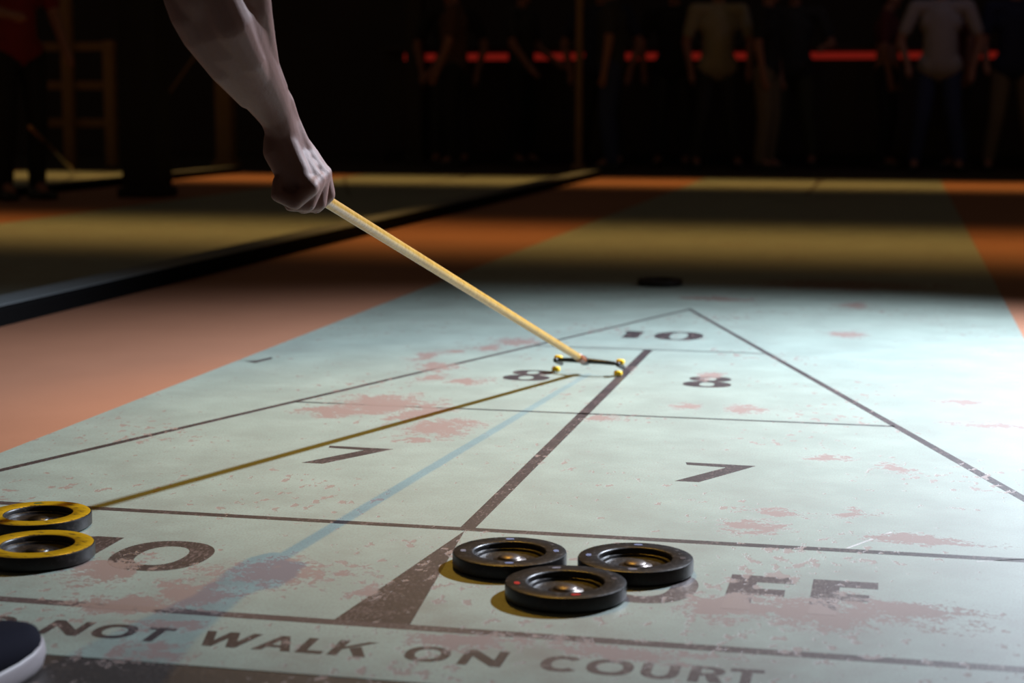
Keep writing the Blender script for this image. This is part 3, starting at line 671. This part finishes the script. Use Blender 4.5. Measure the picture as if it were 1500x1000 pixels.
# ---- spectators and the other player, standing far back in the dark
def figure(loc, rz, shirt, trousers, label, skin=SKIN2, H=1.74, arms=((.0, .2), (.0, .2)), stance=.1, hair=HAIR, shoes=(PLAST, PLAST), group='spectators at the bar', wide=1.0, long_hair=0, out=.05, yawn=0):
    e = empty('person', loc, rz, label=label, category='person', group=group); s = H / 1.74
    V = lambda x, y, z: Vector((x * s, y * s, z * s))
    hip = [V(q * .095, 0, .90) for q in (-1, 1)]; kn = [V(q * (.10 + stance * .3), .03, .49) for q in (-1, 1)]; an = [V(q * (.09 + stance), -.01, .10) for q in (-1, 1)]
    sh = [V(q * .185 * wide, 0, 1.42) for q in (-1, 1)]
    el, wr, hd = [], [], []
    for i, q in enumerate((-1, 1)):
        fwd, bend = arms[i]          # upper arm swing, elbow bend, both in radians
        a = sh[i] + V(q * out, .29 * math.sin(fwd), -.29 * math.cos(fwd)); t = fwd + bend
        b = a + V(-q * (.03 * min(1, bend) + (out - .05) * .8), .25 * math.sin(t), -.25 * math.cos(t)); c = b + V(-q * .01, .09 * math.sin(t), -.09 * math.cos(t))
        el.append(a); wr.append(b); hd.append(c)
    bm = bmesh.new()
    chain(bm, [(V(0, 0, .95), .115 * s), (V(0, 0, 1.15), .105 * s), (V(0, 0, 1.32), .12 * s), (V(0, -.005, 1.46), .055 * s), (V(0, .01, 1.54), .052 * s)])
    capsule(bm, sh[0], .052 * s, sh[1], .052 * s)
    for i in range(2):
        chain(bm, [(hip[i], .08 * s), (kn[i], .054 * s), (kn[i].lerp(an[i], .3), .052 * s), (an[i], .036 * s), (an[i] + V(0, .1, -.055), .03 * s)])
        chain(bm, [(sh[i], .052 * s), (el[i], .040 * s), (wr[i], .027 * s), (hd[i], .032 * s)])
        dd = (hd[i] - wr[i]).normalized()
        for j in range(4): capsule(bm, hd[i] + V(0, (j - 1.5) * .017, 0), .010 * s, hd[i] + V(0, (j - 1.5) * .018, 0) + dd * (.07 - .008 * abs(j - 1.3)) * s, .008 * s, 8)
        capsule(bm, hd[i], .012 * s, hd[i] + dd * .03 + V(0, .045, 0), .009 * s, 8)
    P, M = head(bm, V(0, .02, 1.635), (math.sin(yawn), math.cos(yawn), 0), (0, 0, 1), s * .98)
    mesh_obj('body', fuse(bm, .010, 2), skin, e)
    hair_eyes(e, P, M, s * .98, hair, .012, long_hair)
    bm = bmesh.new()
    chain(bm, [(V(0, 0, .93), .130 * s * wide), (V(0, 0, 1.15), .125 * s * wide), (V(0, 0, 1.32), .136 * s), (V(0, -.01, 1.44), .08 * s)])
    capsule(bm, V(-.06, 0, .92), .115 * s * wide, V(.06, 0, .92), .115 * s * wide); capsule(bm, V(-.07, 0, 1.28), .115 * s, V(.07, 0, 1.28), .115 * s)
    capsule(bm, sh[0], .066 * s, sh[1], .066 * s)
    for i in range(2): capsule(bm, sh[i], .066 * s, sh[i].lerp(el[i], .7), .056 * s)
    mesh_obj('shirt', fuse(bm, .012, 3), shirt, e)
    bm = bmesh.new(); capsule(bm, hip[0] + V(.02, 0, .0), .108 * s, hip[1] - V(.02, 0, 0), .108 * s)
    for i in range(2): chain(bm, [(hip[i], .096 * s), (kn[i], .07 * s), (an[i] + V(0, 0, .0), .056 * s)])
    mesh_obj('trousers', fuse(bm, .012, 3), trousers, e)
    for i, q in enumerate((-1, 1)):
        shoe_local(e, an[i], math.radians(90 - q * 8), s, *shoes)
    return e
def shoe_local(e, a, ang, s, upper, sole): shoe(e, (a.x, a.y), ang, upper, sole, .27 * s, .098 * s)
T = {'black': cloth('black_cloth', srgb(22, 22, 24)), 'charcoal': cloth('charcoal_cloth', srgb(44, 44, 48)), 'grey': cloth('light_grey_cloth', srgb(150, 142, 142)), 'cream': cloth('cream_cloth', srgb(150, 140, 116)),
     'red': cloth('dark_red_cloth', srgb(120, 22, 18)), 'navy': cloth('navy_cloth', srgb(26, 32, 60)), 'jeans': cloth('blue_jeans', srgb(44, 54, 92)), 'khaki': cloth('khaki_cloth', srgb(112, 98, 76)),
     'brown': cloth('brown_cloth', srgb(84, 56, 40)), 'maroon': cloth('maroon_cloth', srgb(86, 30, 34)), 'olive': cloth('olive_cloth', srgb(60, 60, 40))}
YC = 13.9
def fx(u, y=YC): return at_y(u, 200, y).x
W = PI
figure((fx(661), YC, 0), W, T['black'], T['charcoal'], 'spectator in black, between the two small orange glows at the bar', stance=.05, wide=1.15, out=.12)
figure((fx(760), YC + .1, 0), W + 1.2, T['charcoal'], T['black'], 'spectator in charcoal seen side on, just left of the long red strip', stance=.03, arms=((.1, .9), (.2, .5)))
figure((fx(888), YC - .3, 0), W - .2, T['navy'], T['black'], 'spectator in navy shirt, right of the thin post and the long red strip', arms=((.0, .2), (.0, .1)), wide=1.25, out=.14)
figure((fx(985), YC, 0), W, T['black'], T['charcoal'], 'spectator in black shirt with dark trousers, left of the cream shirt', stance=.04, wide=1.2, out=.08)
figure((fx(1055), YC - .35, 0), W + .3, T['cream'], T['charcoal'], 'spectator in cream shirt and charcoal trousers at the bar', arms=((.1, .4), (.0, .3)), wide=1.15, out=.08)
figure((fx(1157), YC + .3, 0), W, T['charcoal'], T['olive'], 'spectator with bent arms, left of the wide red strip', arms=((.1, 1.3), (.2, 1.0)), wide=1.25, out=.12)
figure((fx(1296), YC + .12, 0), W + 1.45, T['maroon'], T['black'], 'slim spectator in maroon, right of the wide red strip', H=1.66, stance=.02, wide=.8)
figure((fx(1371), YC - .5, 0), W, T['grey'], T['jeans'], 'spectator in light grey shirt and blue jeans', arms=((.0, .3), (.1, .5)), wide=1.2, out=.12)
figure((fx(1478), YC - .3, 0), W, T['navy'], T['khaki'], 'spectator in navy shirt and khaki trousers at the right edge', arms=((.3, 1.6), (.1, .6)), wide=1.15, out=.05)
figure((fx(686), YC - .55, 0), W - 1.4, T['brown'], T['black'], 'spectator in brown turned sideways, left of the second orange glow', stance=.02, arms=((.1, .3), (.2, .4)))
figure((fx(917), YC - .9, 0), W - 1.5, T['charcoal'], T['jeans'], 'spectator in charcoal and jeans turned sideways, left of the small red dot', stance=.02, arms=((.0, .15), (.0, .1)))
figure((fx(1128), YC - .6, 0), W + 1.3, T['black'], T['khaki'], 'spectator in black shirt and khaki trousers turned sideways', stance=.02, H=1.68)
figure((fx(1406), YC + .1, 0), W - 1.3, T['maroon'], T['charcoal'], 'spectator in maroon half hidden behind the light grey shirt', stance=.02, arms=((0, .1), (0, .1)))
lp = on_z(37, 292)
other = figure((lp.x - .02, lp.y, 0), -2.2, T['red'], T['black'], 'player in dark red shirt standing on the next court at the left', arms=((.2, .5), (.5, .9)), group=None, H=1.70, stance=.02)
def far_cue(a, b, label):
    a, b = Vector(a), Vector(b); d = (b - a).normalized()
    e = empty('shuffleboard_cue', (b.x, b.y, 0), label=label, category='cue'); o = Vector((b.x, b.y, 0))
    bm = bmesh.new(); tube(bm, [a - o, b - o], [.013, .011], 10); build('shaft', bm, RACKWOOD, e, smooth=True)
    bm = bmesh.new(); capsule(bm, b - o - Vector((.06, 0, 0)), .006, b - o + Vector((.06, 0, 0)), .006, 8); build('crossbar', bm, PLAST, e, smooth=True)
far_cue(at(44, 186, 9.5), on_z(108, 250, .03), 'wooden cue slanting down to the left-hand court beside the red shirt')
far_cue(at_y(322, 30, 12.8), Vector((at_y(176, 244, 12.8).x, 12.8, .02)), 'wooden cue leaning on the timber post in the dark behind the forearm')

# ------------------------------------------------------------------ far furniture
pp = on_z(205, 289)
bm = bmesh.new(); box(bm, -.12, .12, -.12, .12, 0, 3.6, .01)
pil = empty('pillar', (pp.x, pp.y + .12, 0), label='wide black pillar standing left of the forearm', category='pillar')
build('shaft', bm, POSTB, pil)
bm = bmesh.new(); box(bm, -.145, .145, -.145, .145, 0, .06, .008); build('base', bm, POSTB, pil)
RY = 12.6
rk = empty('timber_rack', at_y(105, 240, RY) * 1, label='open timber rack of posts and rails at the far left', category='rack')
rk.location.z = 0; ro = rk.location.copy()
def rx(u): return at_y(u, 150, RY).x - ro.x
def rz_(v): return at_y(105, v, RY).z
for u in (47, 101, 162):
    bm = bmesh.new(); box(bm, rx(u) - .05, rx(u) + .05, -.04, .04, 0, 2.1 if u == 101 else rz_(60), .006); build('post', bm, RACKWOOD, rk)
for v in (68, 125, 180):
    bm = bmesh.new(); z = rz_(v); box(bm, rx(42), rx(168), .041, .075, z - .04, z + .04, .006); build('rail', bm, RACKWOOD, rk)
def post(u, y, w, h, mat, label):
    bm = bmesh.new(); x = fx(u, y); e = empty('timber_post', (x, y, 0), label=label, category='post')
    box(bm, -w / 2, w / 2, -w / 2, w / 2, 0, h, .008); build('shaft', bm, mat, e)
    bm = bmesh.new(); box(bm, -w / 2 - .03, w / 2 + .03, -w / 2 - .03, w / 2 + .03, 0, .05, .006); build('base', bm, mat, e)
post(331, 12.9, .15, 3.2, RACKWOOD, 'square timber post behind the forearm')
post(610, 14.35, .16, 3.2, BARW, 'wide dark post behind the leftmost orange glow')
post(848, 12.9, .06, 3.2, RACKWOOD, 'thin timber post at the right end of the long red strip')

# bar counter with a red light strip under its lip
BY = 14.6
xa, xb = fx(560, BY), fx(1560, BY)
zs = (at_y(812, 84, BY).z + at_y(1240, 80, BY).z) / 2
bar = empty('bar_counter', ((xa + xb) / 2, BY + .4, 0), label='long dark bar counter with a glowing red strip, behind the spectators', category='bar')
bx = bar.location.x
def bb(name, x0, x1, y0, y1, z0, z1, mat, bev=.006):
    bm = bmesh.new(); box(bm, x0 - bx, x1 - bx, y0 - BY - .4, y1 - BY - .4, z0, z1, bev); return build(name, bm, mat, bar)
bb('worktop', xa, xb, BY - .16, BY + .6, zs + .05, zs + .10, BARW)
npan = 7
for i in range(npan):
    w = (xb - xa) / npan; bb('front_panel', xa + i * w + .008, xa + (i + 1) * w - .008, BY + .05, BY + .10, .1, zs + .05, BARW)
bb('plinth', xa, xb, BY + .08, BY + .5, 0, .1, POSTB)
bb('light_strip', fx(592, BY), xb - .1, BY + .02, BY + .05, zs - .032, zs + .032, REDLED, .004)
